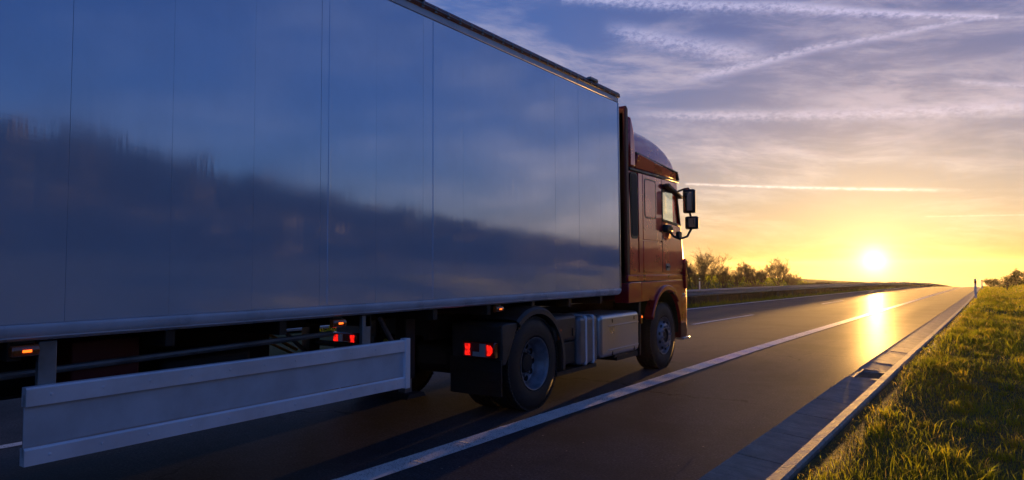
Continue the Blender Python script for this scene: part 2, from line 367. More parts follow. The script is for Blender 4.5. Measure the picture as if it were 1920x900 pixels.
ys = np.unique(np.concatenate([np.arange(-120, -6, 4.), np.arange(-6, 40, .5), np.arange(40, 120, 1.5), np.arange(120, 320, 5), np.arange(320, 900, 30), np.arange(900, 1700, 100)]))
ls = np.unique(np.concatenate([[-1500, -800, -400, -250, -150, -90, -65, -44, -38, -33, -30, -27, -26, -25, -24.5, -23.6, -23, -15, -14.2, -13.6], np.arange(-13.2, -10.6, .3), [-10.6, -6, L_GUT, L_KERB+.02, L_KERB+.10], np.arange(L_KERB+.14, 6, .3), np.arange(6, 20, 1.), [25, 32, 40, 60, 100, 200, 400, 900, 1500]]))
LL, YY = np.meshgrid(ls, ys); ZZ = terr(LL, YY); XX = LL+xa(YY)
v = np.stack([XX, YY, ZZ], -1).reshape(-1, 3); nl = len(ls); i, j = np.meshgrid(np.arange(len(ys)-1), np.arange(nl-1), indexing='ij'); i = i.ravel(); j = j.ravel()
me = np_mesh('ground', SOIL, v, np.stack([i*nl+j, i*nl+j+1, (i+1)*nl+j+1, (i+1)*nl+j], 1)); me.shade_smooth()
ground = link(bpy.data.objects.new('ground', me)); tag(ground, kind='structure')

def strip(name, m, l0, l1, y0, y1, dz, parent=None, step=None, th=0.):
    yy = [y0]
    while yy[-1] < y1-1e-6: yy.append(min(y1, yy[-1]+(step or max(1., abs(yy[-1])*.03+.5))))
    b = MB(); n = len(yy); vs = []
    for q in yy: vs += [P(l0, q, dz), P(l1, q, dz)]
    f = [(2*k, 2*k+1, 2*k+3, 2*k+2) for k in range(n-1)]
    b.add(vs, f); o = b.build(name, m, parent, smooth=60); return o
road = tag(strip('road', ASPHALT, -11.0, L_GUT+.01, -120, 420, 0.), kind='structure')
opp = tag(strip('opposite_carriageway', ASPHALT, -22.6, -15.0, -120, 420, 0.), kind='structure')
strip('edge_line', PAINT, -22.1, -21.9, -120, 420, .005, opp); strip('edge_line', PAINT, -15.7, -15.5, -120, 420, .005, opp)
strip('edge_line', PAINT, L_LINE-.125, L_LINE+.125, -120, 420, .005, road)
strip('edge_line', PAINT, L_EDGE-.10, L_EDGE+.10, -120, 420, .005, road)
rib = MB().prism_x([(-.03, 0), (-.012, .002), (.012, .002), (.03, 0)], -.125, .125).mesh('rib', PAINT)
for k in range(20):
    y = 1.5+.70*k; o = link(bpy.data.objects.new('rib', rib), road); o.location = P(L_LINE, y, .006); o.rotation_euler = (math.atan(float(zr(y+.5)-zr(y-.5))), 0, -math.atan(float(xa(y+.5)-xa(y-.5))))
for k in range(-3, 12):
    y0 = 2.7-1.2+k*18.; y0 += 0.; strip('lane_dash', PAINT, L_DASH-.07, L_DASH+.07, y0, y0+6., .005, road, .75)

# gutter channel and kerb: single slabs near the camera, one strip beyond
def pitch_yaw(y): return (math.atan(float(zr(y+.5)-zr(y-.5))), 0, -math.atan(float(xa(y+.5)-xa(y-.5))))
gp = [(0, .004), (.03, -.001), (.20, -.016), (.40, -.034), (.44, -.034), (.44, -.16), (0, -.16)]
kp = [(0, -.16), (0, .055), (.018, .075), (.105, .078), (.125, .06), (.125, -.16)]
def slab(name, prof, m, ln, bev): 
    me = MB().prism_y(prof, 0, ln).mesh(name, m, None); return me
gut = tag(strip('gutter', CONCRETE, L_GUT, L_KERB+.12, -120, 420, -.14), kind='structure')
gs = slab('gutter_slab', gp, CONCRETE, .978, 0); ks = slab('kerb_stone', kp, KERB, .996, 0)
GY1 = 62; DRAIN = 11
for y in range(-4, GY1):
    if y != DRAIN:
        o = link(bpy.data.objects.new('gutter_slab', gs), gut); o.location = P(L_GUT, y, random.uniform(-.0006, .0004)); e = pitch_yaw(y+.5); o.rotation_euler = (e[0], 0, e[2]+random.uniform(-.002, .002))
    o = link(bpy.data.objects.new('kerb_stone', ks), gut); o.location = P(L_KERB+random.uniform(-.002, .002)-.02, y+.5, random.uniform(-.0006, .0004)); e = pitch_yaw(y+1.); o.rotation_euler = (e[0], 0, e[2]+random.uniform(-.004, .004))
def longprof(name, prof, m, off, y0, y1, step):
    b = MB(); n = len(prof); yy = np.arange(y0, y1+.1, step)
    for q in yy: b.v += [P(off+p[0], q, p[1]) for p in prof]
    for k in range(len(yy)-1): b.f += [(k*n+i, k*n+(i+1) % n, (k+1)*n+(i+1) % n, (k+1)*n+i) for i in range(n)]
    return b.build(name, m, gut, smooth=30)
longprof('gutter_channel', gp, CONCRETE, L_GUT, GY1, 420, 6.); longprof('kerb_run', kp, KERB, L_KERB-.02, GY1+.5, 422, 6.)
longprof('gutter_channel', gp, CONCRETE, L_GUT, -118, -4, 6.); longprof('kerb_run', kp, KERB, L_KERB-.02, -118, -3.5, 5.5)
# drain: a dished slab with a slotted iron grate
dr = empty('drain_inlet', P(L_GUT, DRAIN, -.16), 'sunken iron drain grate set in the concrete gutter beside the kerb', 'drain')
x0, y0, z0 = P(L_GUT, DRAIN)
b = MB(); b.box(x0, x0+.10, y0+.01, y0+.98, z0-.16, z0-.003); b.box(x0+.10, x0+.44, y0+.01, y0+.20, z0-.16, z0-.026); b.box(x0+.10, x0+.44, y0+.82, y0+.98, z0-.16, z0-.026)
b.box(x0+.10, x0+.44, y0+.2, y0+.82, z0-.16, z0-.14); b.build('surround', CONCRETE, dr, bevel=.012)
for k in range(9): MB().box(x0+.11, x0+.43, y0+.215+k*.068, y0+.245+k*.068, z0-.085, z0-.040).build('grate_bar', DARK, dr)

# ------------------------------------------------------------------ semi-trailer
XS, XL = -4.13, -6.70; TF, TB = 8.75, -4.85
tr = empty('semi_trailer', (-5.42, 2., 0), 'long pale box semi-trailer with glossy panelled side and aluminium side skirt', 'trailer')
ZV, ZB, ZK, ZT = 1.2895, 1.1975, 3.8665, 4.02
seams = [TB]+[1.77+.582*k for k in range(-11, 12)]; seams = [s for s in seams if s < TF-.2]+[TF-.03]
for k in range(len(seams)-1):
    a, c = seams[k]+.0013, seams[k+1]-.0013; d = random.uniform(-.0016, .0016); e = random.uniform(-.0012, .0012)
    q = MB().add([(XS+d, a, ZV+.004), (XS-d, c, ZV+.004), (XS-d+e, c, ZK-.007), (XS+d+e, a, ZK-.007), (XS-.03, a, ZV+.004), (XS-.03, c, ZV+.004), (XS-.03, c, ZK-.007), (XS-.03, a, ZK-.007)],
                 [(0, 1, 2, 3), (7, 6, 5, 4), (0, 4, 5, 1), (1, 5, 6, 2), (2, 6, 7, 3), (3, 7, 4, 0)])
    q.build('side_panel', PANEL, tr)
for sy in (4.825, 3.60): MB().box(XS-.001, XS+.004, sy-.012, sy+.012, ZV+.01, ZK-.01).build('seam_strip', PANEL, tr, bevel=.003)
MB().box(XL+.03, XS-.007, TB+.03, TF-.03, ZB+.02, 3.985).build('box_body', VALANCE, tr)
MB().box(XL, XL+.028, TB, TF-.03, ZV, ZK).build('far_side_wall', VALANCE, tr)
# rounded valance under the panels
vp = [(XS+.006, ZV), (XS+.010, ZV-.012)]+[(XS+.010-.075*(1-math.cos(R(90*t/6))), ZV-.02-.072*math.sin(R(90*t/6))) for t in range(7)]+[(XS-.12, ZB), (XS-.12, ZV)]
MB().prism_y(vp, TB, TF).build('bottom_rail', VALANCE, tr, smooth=50)
MB().prism_y([(2*-5.415-x, z) for x, z in vp], TB, TF).build('bottom_rail', VALANCE, tr, smooth=50)
MB().box(XS-.028, XS+.004, TB, TF, ZK+.001, 3.935).build('cant_rail', VALANCE, tr, bevel=.006)
MB().box(XL, XL+.03, TB, TF, ZK+.001, 3.935).build('cant_rail', VALANCE, tr, bevel=.006)
rp = [(XS-.12, 3.937), (XS+.020, 3.937), (XS+.026, 3.955), (XS+.022, 3.985), (XS-.005, 4.012), (XS-.05, ZT), (XS-.12, ZT)]
top = MB().prism_y(rp, TB, TF+.01).build('top_rail', REDRAIL, tr, smooth=25)
MB().prism_y([(2*-5.415-x, z) for x, z in rp], TB, TF+.01).build('top_rail', REDRAIL, tr, smooth=25)
MB().box(XS+.020, XS+.027, TB, TF, 3.960, 3.967).build('rail_bead', GALV, top)
kn = MB(); kn.lathe_x([(.0, .020), (.008, .020), (.015, .015), (.019, .008), (.020, .0005)], 0, 0, 12); kn.box(-.004, .010, -.016, .016, -.032, -.022)
kn = kn.mesh('rail_knob', GALV, 40)
y = TF-.12
while y > 1.: 
    o = link(bpy.data.objects.new('rail_knob', kn), top); o.location = (XS+.018, y, 3.964); y -= .181
for y in (7.95, 4.55): MB().box(XS-.01, XS+.05, y-.11, y+.11, 3.985, 4.028).build('rail_latch', GALV, top, bevel=.012)
MB().box(XL+.12, XS-.12, TB, TF, 3.99, 4.012).build('roof', VALANCE, tr)
fw_ = MB().box(XL+.02, XS-.02, TF-.029, TF, ZB+.02, 3.985).build('front_wall', VALANCE, tr)
MB().box(XS-.055, XS+.008, TF-.028, TF+.012, ZV+.004, ZK-.004).build('corner_post', ALU, tr, bevel=.012)
MB().box(XL-.008, XL+.055, TF-.028, TF+.012, ZV+.004, ZK-.004).build('corner_post', ALU, tr, bevel=.012)
MB().box(XL, XS, TB-.03, TB, ZB, 4.0).build('rear_door', VALANCE, tr, bevel=.01)
for x in (-4.93, -5.90):
    m_ = MB(); m_.box(x-.07, x+.07, TB+.1, TF-.3, 1.165, 1.19); m_.box(x-.07, x+.07, TB+.1, 2.4, .80, .82); m_.box(x-.008, x+.008, TB+.1, 2.4, .82, 1.165); m_.prism_x([(2.4, .80), (2.4, 1.164), (TF-.3, 1.164), (TF-.3, 1.10), (3.4, 1.06)], x-.009, x+.009)
    m_.build('chassis_beam', DARK, tr)
for k in range(16): MB().box(XL+.06, XS-.06, TB+.5+k*.84, TB+.56+k*.84, 1.10, 1.195).build('cross_member', DARK, tr)
for sx in (1, -1):
    X = lambda d: (XS-d) if sx > 0 else (XL+d)
    sk = MB().box(*sorted((X(.022), X(.030))), 1.60, 4.50, .60, .92).build('side_skirt', SKIRTP, tr)
    MB().prism_y([(X(.055), .862), (X(0), .862), (X(0), .950), (X(.008), .960), (X(.055), .960)], 1.60, 4.452).build('skirt_rail', SKIRT, sk, smooth=20)
    MB().prism_y([(X(.055), .556), (X(0), .556), (X(0), .636), (X(.008), .646), (X(.055), .646)], 1.60, 4.452).build('skirt_rail', SKIRT, sk, smooth=20)
    MB().box(*sorted((X(-.006), X(.06))), 4.453, 4.515, .545, .972).build('end_post', SKIRT, sk, bevel=.006)
    MB().box(*sorted((X(.0205), X(.0215))), 1.60, 4.452, .648, .655).build('skirt_bead', ALU, sk)
    for k in range(11):
        for z in (.912, .598): MB().lathe_x([(X(0), .009), (X(-.004), .008), (X(-.005), .0005)], 1.72+k*.265, z, 8).build('rivet', SKIRT, sk)
    for y in (1.72, 4.06): MB().box(*sorted((X(.06), X(.10))), y-.045, y+.045, .60, 1.19).build('skirt_hanger', GALV, sk, bevel=.005)
    MB().tube([(X(.3), 1.3, .99), (X(.3), 3.9, 1.045)], .022).build('air_pipe', GALV, sk)
    for y in (1.60, 3.74, 5.90):
        l = MB().prism_y([(X(.07), 1.115), (X(.02), 1.122), (X(.012), 1.15), (X(.02), 1.178), (X(.07), 1.185)], y-.065, y+.065).build('marker_lamp', AMBERLENS, tr, bevel=.008)
        MB().box(*sorted((X(.011), X(.019))), y-.018, y+.024, 1.143, 1.156).build('bulb', AMBER, l)
        MB().box(*sorted((X(.05), X(.09))), y-.05, y+.05, 1.186, 1.20).build('lamp_bracket', BLACK, l)
    # landing leg with its struts
    lg = MB().box(*sorted((X(.52), X(.66))), 5.02, 5.16, .50, 1.18).build('landing_leg', DARK, tr, bevel=.01)
    MB().box(*sorted((X(.545), X(.635))), 5.045, 5.135, .36, .50).build('inner_leg', GALV, lg)
    MB().prism_x([(4.95, .33), (5.23, .33), (5.19, .37), (4.99, .37)], *sorted((X(.44), X(.74)))).build('foot', DARK, lg)
    MB().tube([(X(.59), 5.09, .62), (X(.45), 4.60, 1.12)], .022).build('strut', GALV, lg)
    MB().tube([(X(.40), 4.62, .92), (X(.50), 4.98, .70)], .020).build('strut', YELLOW, lg)
    MB().tube([(X(.36), 4.58, .86), (X(.50), 4.98, .64)], .016).build('strut', YELLOW, lg)
MB().tube([(-4.7, 5.09, .78), (-6.1, 5.09, .78)], .03).build('landing_shaft', DARK, tr)
MB().box(-5.0, -4.55, 2.55, 3.25, .62, 1.0).build('air_tank_box', DARK, tr, bevel=.05)
MB().box(-4.72, -4.45, 1.95, 2.35, .80, 1.15).build('valve_box', REDIN, tr, bevel=.01)
MB().box(-6.25, -5.55, 2.7, 4.15, .72, 1.12).build('gap_blocker', DARK, tr, bevel=.02)  # added dark box, blocks the lit background showing through the gap
MB().tube([(-5.95, 1.2, .82), (-5.95, 2.6, .82)], .13, 16).build('air_cylinder', GALV, tr)

def wheel_mesh(kind):   # profile along x, outer face at x = 0, going inwards (negative)
    t = MB()
    prof = [(-.020, .292), (.004, .31), (.010, .36), (.006, .42), (-.006, .465), (-.022, .498), (-.040, .516)]
    W_ = .30
    for gx in (.09, .15, .21): prof += [(-gx+.008, .522), (-gx+.007, .508), (-gx-.007, .508), (-gx-.008, .522)]
    prof += [(-W_+.04, .516), (-W_+.022, .498), (-W_, .43), (-W_+.01, .33), (-W_+.03, .292)]
    t.lathe_x(prof, 0, 0, 72)
    for k in range(72):   # shoulder blocks of the tread
        a = 2*math.pi*k/72; c_, s_ = math.cos(a), math.sin(a); w = .016
        for xx in (-.030, -W_+.030):
            vs = [(xx+dx_, rr*c_-ss*s_, rr*s_+ss*c_) for dx_ in (-.022, .018) for rr in (.500, .5215) for ss in (-w, w)]
            t.add(vs, [(0, 1, 3, 2), (4, 6, 7, 5), (0, 4, 5, 1), (2, 3, 7, 6), (0, 2, 6, 4), (1, 5, 7, 3)])
    r = MB()
    if kind == 'drive':
        r.lathe_x([(.004, .293), (.002, .283), (-.012, .276), (-.035, .268), (-.060, .262), (-.10, .238), (-.150, .226), (-.165, .205), (-.160, .185), (-.158, .13), (-.150, .115)], 0, 0, 56)
        hub = [(-.152, .116), (-.125, .108), (-.10, .098), (-.098, .088), (-.098, .0005)]; nx, nr, hx, hr = -.156, .140, -.155, .190
    else:
        r.lathe_x([(.004, .293), (.002, .283), (-.014, .275), (-.050, .262), (-.062, .240), (-.040, .228), (.010, .200), (.030, .180), (.034, .150), (.030, .120), (.030, .112)], 0, 0, 56)
        hub = [(.029, .113), (.030, .100), (.005, .094), (.003, .06), (.018, .055), (.020, .0005)]; nx, nr, hx, hr = .030, .150, .012, .206
    h_ = MB(); h_.lathe_x(hub, 0, 0, 32)
    n_ = MB(); n_.lathe_x([(nx, .017), (nx+.030, .015), (nx+.034, .0005)], 0, 0, 6)
    o_ = MB(); n2 = 20
    cr, tx = (.033, -.18) if kind == 'drive' else (.024, .10)
    o_.lathe_x([(hx-.012, cr), (hx+.003, cr), (hx+.0015, cr*.93), (hx+.001, .0005)] if kind == 'drive' else [(hx-.006, cr), (hx+.006, cr), (hx+.005, .0005)], 0, 0, 16)  # solid black discs on the rim, painted shade in place of open holes
    return t.mesh('tyre', RUBBER, 30), r.mesh('rim', RIM, 40), h_.mesh('hub', DARK, 40), n_.mesh('wheel_nut', RIM, 30), nr, o_.mesh('hole_disc', mat('hole_shade', (.003, .003, .003), .9), 40), hr
WM = {k: wheel_mesh(k) for k in ('drive', 'steer')}
def wheel(parent, kind, x, y, rot=0., flip=False, zc=.509, detail=True):
    t, r, h_, n_, nr, o_, hr = WM[kind]
    w = link(bpy.data.objects.new('wheel', t), parent); w.location = (x, y, zc); w.rotation_euler = (rot, 0, math.pi if flip else 0)
    for nm, me_ in (('rim', r), ('hub', h_)): link(bpy.data.objects.new(nm, me_), w)
    if detail:
        for k in range(10):
            a = 2*math.pi*k/10
            q = link(bpy.data.objects.new('wheel_nut', n_), w); q.location = (0, nr*math.cos(a), nr*math.sin(a))
            q = link(bpy.data.objects.new('hole_disc', o_), w); a += .314; q.location = (0, hr*math.cos(a), hr*math.sin(a))
    return w
for y in (.80, -.52, -1.84):
    for x, fl in ((-4.20, False), (-6.63, True)): wheel(tr, 'steer', x, y, y, fl, detail=not fl)
    MB().tube([(-4.4, y, .52), (-6.43, y, .52)], .075, 12).build('axle', DARK, tr)

# ------------------------------------------------------------------ tractor unit
tu = empty('tractor_unit', (-5.42, 8.8, 0), 'red high-roofed lorry tractor unit pulling the pale box trailer', 'lorry')
CX = -5.42; YD, YF = 6.62, 10.42
def slice_(z, yb, yf, hw, r, n=7):
    p = [(CX-hw, yb, z), (CX+hw, yb, z)]
    for c, a in (((CX+hw-r, yf-r), 0), ((CX-hw+r, yf-r), 90)):
        p += [(c[0]+r*math.cos(R(a+90*i/n)), c[1]+r*math.sin(R(a+90*i/n)), z) for i in range(n+1)]
    return p
def loft(slices):
    b = MB(); n = len(slices[0])
    for s_ in slices: b.v += s_
    for k in range(len(slices)-1): b.f += [(k*n+i, k*n+(i+1) % n, (k+1)*n+(i+1) % n, (k+1)*n+i) for i in range(n)]
    b.f += [tuple(range(n))[::-1], tuple(range((len(slices)-1)*n, len(slices)*n))]
    return b
def cut(o, cutters):
    for i_, c in enumerate(cutters):
        m_ = o.modifiers.new('cut%d' % i_, 'BOOLEAN'); m_.operation = 'DIFFERENCE'; m_.solver = 'EXACT'; m_.object = c
    dg = bpy.context.evaluated_depsgraph_get(); me_ = bpy.data.meshes.new_from_object(o.evaluated_get(dg))
    o.modifiers.clear(); o.data = me_
    for c in cutters: bpy.data.objects.remove(c)
    me_.shade_smooth(); me_.set_sharp_from_angle(angle=R(28))
RW = 1.268
XR = CX+RW            # right-hand skin of the cab
body = loft([slice_(z, 9.12, yf, hw, r) for z, yf, hw, r in ((1.375, 11.55, RW, .30), (1.70, 11.51, RW, .30), (2.05, 11.44, RW, .30), (2.5, 11.34, RW-.004, .30), (2.80, 11.30, RW-.012, .30), (3.00, 11.27, RW-.022, .30))]).build('cab_body', RED, tu)
win = [(10.33, 2.33), (10.33, 2.79), (10.96, 2.79), (11.09, 2.27)]
cut(body, [MB().box(CX-1.2, CX+1.2, 9.2, 11.12, 1.45, 2.93).build('c', RED), MB().prism_x(win, CX-2, CX+2).build('c', RED), MB().box(CX-1.14, CX+1.14, 11.0, 12, 2.06, 2.86).build('c', RED)])
MB().prism_x(win, XR-.022, XR-.016).build('side_window', GLASS, tu); MB().prism_x(win, 2*CX-XR+.016, 2*CX-XR+.022).build('side_window', GLASS, tu)
MB().add([(CX-1.14, 11.40, 2.06), (CX+1.14, 11.40, 2.06), (CX+1.14, 11.26, 2.86), (CX-1.14, 11.26, 2.86), (CX-1.14, 11.395, 2.06), (CX+1.14, 11.395, 2.06), (CX+1.14, 11.255, 2.86), (CX-1.14, 11.255, 2.86)],
         [(0, 1, 2, 3), (7, 6, 5, 4), (0, 4, 5, 1), (1, 5, 6, 2), (2, 6, 7, 3), (3, 7, 4, 0)]).build('windscreen', GLASS, tu)
roof = loft([slice_(z, yb, yf, hw, r) for z, yb, yf, hw, r in ((3.001, 9.12, 11.27, RW-.022, .30), (3.15, 9.12, 11.24, RW-.03, .30), (3.30, 9.12, 11.17, RW-.06, .32), (3.44, 9.12, 11.03, RW-.10, .36), (3.55, 9.12, 10.84, RW-.15, .40), (3.64, 9.12, 10.58, RW-.22, .44), (3.71, 9.12, 10.2, RW-.31, .45), (3.76, 9.12, 9.75, RW-.45, .3), (3.775, 9.12, 9.4, RW-.7, .1))]).build('roof', RED, tu, smooth=40)
MB().box(CX-RW+.02, XR-.02, 9.02, 9.115, 1.10, 3.80).build('rear_collar', REDIN, tu, bevel=.02)
for sx in (1, -1):
    X = lambda d: (XR+d) if sx > 0 else (2*CX-XR-d)      # d > 0: outwards
    bx = lambda a, c, *r_: MB().box(*sorted((X(a), X(c))), *r_)
    px_ = lambda poly, a, c: MB().prism_x(poly, *sorted((X(a), X(c))))
    px_([(9.02, 1.45), (9.02, 3.86), (9.07, 3.90), (9.13, 3.86), (9.13, 1.45)], -.32, -.001).build('side_deflector', REDIN, tu, bevel=.02)
    px_([(9.135, 3.02), (9.135, 3.74), (9.20, 3.76), (9.30, 3.56), (9.345, 3.25), (9.345, 3.02)], -.10, .012).build('roof_fairing', RED, tu, bevel=.035, bseg=3)
    cs = px_([(9.36, 3.025), (9.36, 3.225), (9.47, 3.235), (10.95, 3.12), (10.99, 3.02)], -.05, .010)
    cs.v = [(x+(sx*(z-3.10)*.22 if abs(x-X(.010)) < 1e-6 else 0), y, z) for x, y, z in cs.v]; cs.build('cab_shoulder', RED, tu, bevel=.012)
    px_([(9.36, 3.240), (10.98, 3.138), (11.05, 3.02), (11.08, 3.02), (11.02, 3.150), (9.36, 3.262)], -.08, .016).build('drip_strip', BLACK, tu)
    bx(-.03, .014, 9.13, 11.06, 2.972, 3.012).build('gutter_rail', BLACK, tu, bevel=.008)
    # black air intake slot behind the sleeper panel
    px_(rrect(9.16, 9.40, 1.99, 2.955, .07), -.02, .006).build('intake_frame', BLACK, tu)
    px_(rrect(9.185, 9.375, 2.03, 2.93, .05), .004, .010).build('air_intake', mat('intake_mesh', (.006, .007, .007), .6), tu)
    px_([(9.42, 1.50), (9.42, 2.962), (9.565, 2.962), (9.565, 1.50)], -.03, .010).build('corner_panel', RED, tu, bevel=.006)
    up = px_([(9.580, 1.985), (9.580, 2.962), (10.30, 2.962), (10.30, 1.985)], -.03, .010).build('sleeper_panel', RED, tu, bevel=.006)
    px_([(9.580, 1.50), (9.580, 1.970), (10.30, 1.970), (10.30, 1.50)], -.03, .010).build('lower_panel', RED, tu, bevel=.006)
    MB().ring_prism_x(rrect(9.625, 10.07, 2.31, 2.905, .06), rrect(9.641, 10.054, 2.326, 2.889, .05), *sorted((X(.004), X(.0125)))).build('locker_seal', BLACK, up)
    px_(rrect(9.648, 10.047, 2.333, 2.882, .045), .004, .014).build('locker_hatch', RED, up, bevel=.005)
    door = px_([(10.315, 1.50), (10.315, 2.235), (11.105, 2.235), (11.20, 1.50)], -.03, .010).build('door', RED, tu, bevel=.006)
    MB().ring_prism_x([(10.315, 2.30), (10.315, 2.81), (10.985, 2.81), (11.125, 2.245)], [(10.345, 2.335), (10.345, 2.782), (10.955, 2.782), (11.082, 2.288)], *sorted((X(-.015), X(.014)))).build('window_frame', BLACK, door, bevel=.004)
    px_([(10.315, 2.825), (10.315, 2.962), (10.97, 2.962), (10.985, 2.825)], -.03, .008).build('door_top', RED, door, bevel=.004)
    px_(rrect(10.44, 10.585, 1.525, 1.635, .02), .008, .018).build('handle_cup', GALV, door); bx(.018, .040, 10.45, 10.575, 1.572, 1.596).build('handle', BLACK, door, bevel=.006)
    bx(-.01, .0115, 10.303, 10.312, 1.50, 2.96).build('door_seal', BLACK, door)
    # visor over the side window
    px_([(10.36, 2.855), (11.02, 2.70), (11.03, 2.735), (10.42, 2.90)], .012, .10).build('wind_deflector', BLACK, tu, bevel=.008)
    # pale ledge, fender and wheel arch
    px_([(9.02, 1.372), (9.02, 1.47), (11.2, 1.455), (11.24, 1.372)], -.03, .012).build('waist_ledge', RED, tu, bevel=.010)
    fl = px_([(9.01, 1.075), (9.01, 1.352), (9.10, 1.368), (9.46, 1.368), (9.465, 1.075)], -.20, .022).build('fender_panel', RED, tu, bevel=.012)
    arc = [(YF+.615*math.cos(R(a)), .60+.615*math.sin(R(a))) for a in range(8, 176, 8)]
    px_([(11.30, 1.365), (9.475, 1.365), (9.475, 1.075)]+[p for p in arc[::-1] if p[1] > 1.075 or p[0] > YF]+[(YF+.625, .66), (11.30, .66)], -.22, .016).build('wheel_arch', RED, tu, bevel=.010)
    px_([(YF+.665*math.cos(R(a)), .60+.700*math.sin(R(a))) for a in range(40, 164, 6)]+[(YF+.615*math.cos(R(a)), .60+.615*math.sin(R(a))) for a in range(162, 36, -6)], -.10, .050).build('arch_flare', RED, tu, bevel=.014)
    MB().lathe_x([(X(-.42), .612), (X(-.03), .612)], YF, .60, 24, R(-8), R(176)).build('wheel_housing', BLACK, tu)
    # corner vane with its lit edge, bumper corner and steps
    px_(rrect(11.20, 11.30, 1.22, 1.72, .045), -.02, .045).build('corner_vane', RED, tu, bevel=.015)
    bx(.0, .02, 11.12, 11.26, 1.115, 1.15).build('bumper_cap', ALU, tu, bevel=.008)
    bx(-.18, .020, 11.07, 11.31, .70, 1.11).build('bumper_cheek', RED, tu, bevel=.02)
    px_([(11.07, .42), (11.07, .69), (11.30, .69), (11.36, .56), (11.36, .42)], -.12, .0).build('step_box', REDIN, tu, bevel=.01)
    bx(-.10, .035, 11.09, 11.40, .385, .425).build('step', ALU, tu, bevel=.010)
    # mirrors on their arms
    mr = MB().prism_x(rrect(-.045, .045, -.195, .195, .03), -.10, .10).build('mirror', BLACK, tu, bevel=.042, bseg=4); mr.location = (X(.235), 10.92, 2.645)
    MB().box(-.072, .072, -.049, -.045, -.155, .155).build('mirror_glass', MIRROR, mr, bevel=.01)
    mw = MB().prism_x(rrect(-.05, .05, -.105, .105, .03), -.105, .105).build('mirror', BLACK, tu, bevel=.048, bseg=4); mw.location = (X(.262), 10.95, 2.295)
    MB().box(-.075, .075, -.054, -.050, -.075, .075).build('mirror_glass', MIRROR, mw, bevel=.01)
    MB().tube([(X(-.02), 11.06, 2.83), (X(.12), 11.03, 2.865), (X(.21), 10.96, 2.86), (X(.235), 10.93, 2.83)], .016).build('mirror_arm', BLACK, tu, smooth=40)
    MB().tube([(X(.235), 10.93, 2.46), (X(.25), 10.94, 2.39)], .018).build('mirror_arm', BLACK, tu, smooth=40)
    MB().tube([(X(.01), 10.60, 2.16), (X(.06), 10.66, 2.07), (X(.13), 10.75, 2.03), (X(.21), 10.86, 2.07), (X(.255), 10.94, 2.20)], .019).build('mirror_arm', BLACK, tu, smooth=40)
    bx(-.02, .085, 10.33, 10.60, 2.125, 2.245).build('mirror_mount', BLACK, tu, bevel=.03)
    bx(.075, .135, 10.70, 10.84, 2.03, 2.15).build('arm_clamp', BLACK, tu, bevel=.015)
    # side tanks
    if sx > 0:
        tk = MB().prism_x(rrect(8.17, 9.40, .385, .955, .075), X(-.66), X(.0)).build('fuel_tank', ALU, tu, bevel=.055, bseg=4)
        for z in (.795, .475): bx(-.01, .008, 8.40, 9.36, z-.008, z+.010).build('tank_bead', ALU, tk, bevel=.004)
        for y in (8.52, 9.22):
            for z in (.86, .43): px_(rrect(y-.014, y+.014, z-.026, z+.026, .012), -.01, .003).build('bolt_slot', BLACK, tk)
        px_([(8.6, .36), (8.66, .405), (9.0, .405), (9.06, .36)], -.60, -.02).build('tank_recess', BLACK, tk)
        t2 = MB().prism_x(rrect(7.62, 8.13, .36, .965, .06), X(-.66), X(-.015)).build('storage_tank', mat('tank_grey', (.20, .21, .23), .38, metal=.5, var=(6., .15)), tu, bevel=.05, bseg=4)
        for y in (7.80, 8.00): MB().ring_prism_x(rrect(y-.03, y+.03, .345, .975, .02), rrect(y-.028, y+.028, .36, .96, .01), X(-.67), X(-.008)).build('strap_edge', BLACK, t2) if False else bx(-.64, -.004, y-.026, y+.026, .352, .975).build('tank_strap', SKIRT, t2, bevel=.035, bseg=4)
        bc = MB().prism_x(rrect(7.06, 7.60, .68, 1.005, .05), X(-.62), X(-.035)).build('battery_cover', FENDER, tu, bevel=.05, bseg=3)
        for y in (7.17, 7.50): bx(-.04, -.026, y-.018, y+.018, .74, .84).build('latch', BLACK, bc)
        bx(-.60, -.06, 7.07, 7.60, .40, .675).build('battery_tray', DARK, tu, bevel=.02)
        bx(-.60, -.03, 7.10, 8.1, .30, .345).build('tank_bracket', DARK, tu); bx(-.60, -.05, 8.75, 9.45, .30, .375).build('tank_bracket', DARK, tu)
    else: MB().prism_x(rrect(7.4, 9.40, .385, .955, .075), X(.0), X(-.66)).build('fuel_tank', ALU, tu, bevel=.055, bseg=3)
    # front mudguard behind the steering wheel
    px_([(9.47, .30), (9.47, 1.07), (9.54, 1.07), (9.52, .30)], -.45, -.03).build('mudguard', BLACK, tu, bevel=.01)
    for (y, z) in ((7.135, .80), (9.505, .83)):
        q = bx(-.03, -.002, y-.022, y+.022, z-.075, z+.055).build('marker_lamp', AMBERLENS, tu, bevel=.006); bx(-.004, .003, y-.014, y+.014, z+.012, z+.040).build('bulb', AMBER, q)
    # drive wheel fender, mudflap and tail lamp
    fp = [(X(-.02), .585), (X(-.0), .600), (X(-.0), .612), (X(-.64), .612)]
    MB().lathe_x([(X(-.64), .585), (X(-.03), .585), (X(-.005), .560), (X(.012), .562), (X(.012), .612), (X(-.012), .640), (X(-.08), .655), (X(-.64), .655)], YD, .500, 30, R(-12), R(128)).build('fender', FENDER, tu, smooth=35)
    fr_ = px_([(6.245, .99), (6.245, .95), (6.02, .56), (5.96, .56), (5.945, .97), (6.0, .985)], -.68, -.01).build('fender_rear', FENDER, tu, bevel=.012)
    MB().box(*sorted((X(-.68), X(-.005))), 5.925, 5.945, .24, .62).build('mudflap', FLAP, tu, bevel=.004)
    for k in range(3): MB().box(*sorted((X(-.66), X(-.03))), 5.919, 5.926, .30+k*.09, .312+k*.09).build('flap_rib', FLAP, tu)
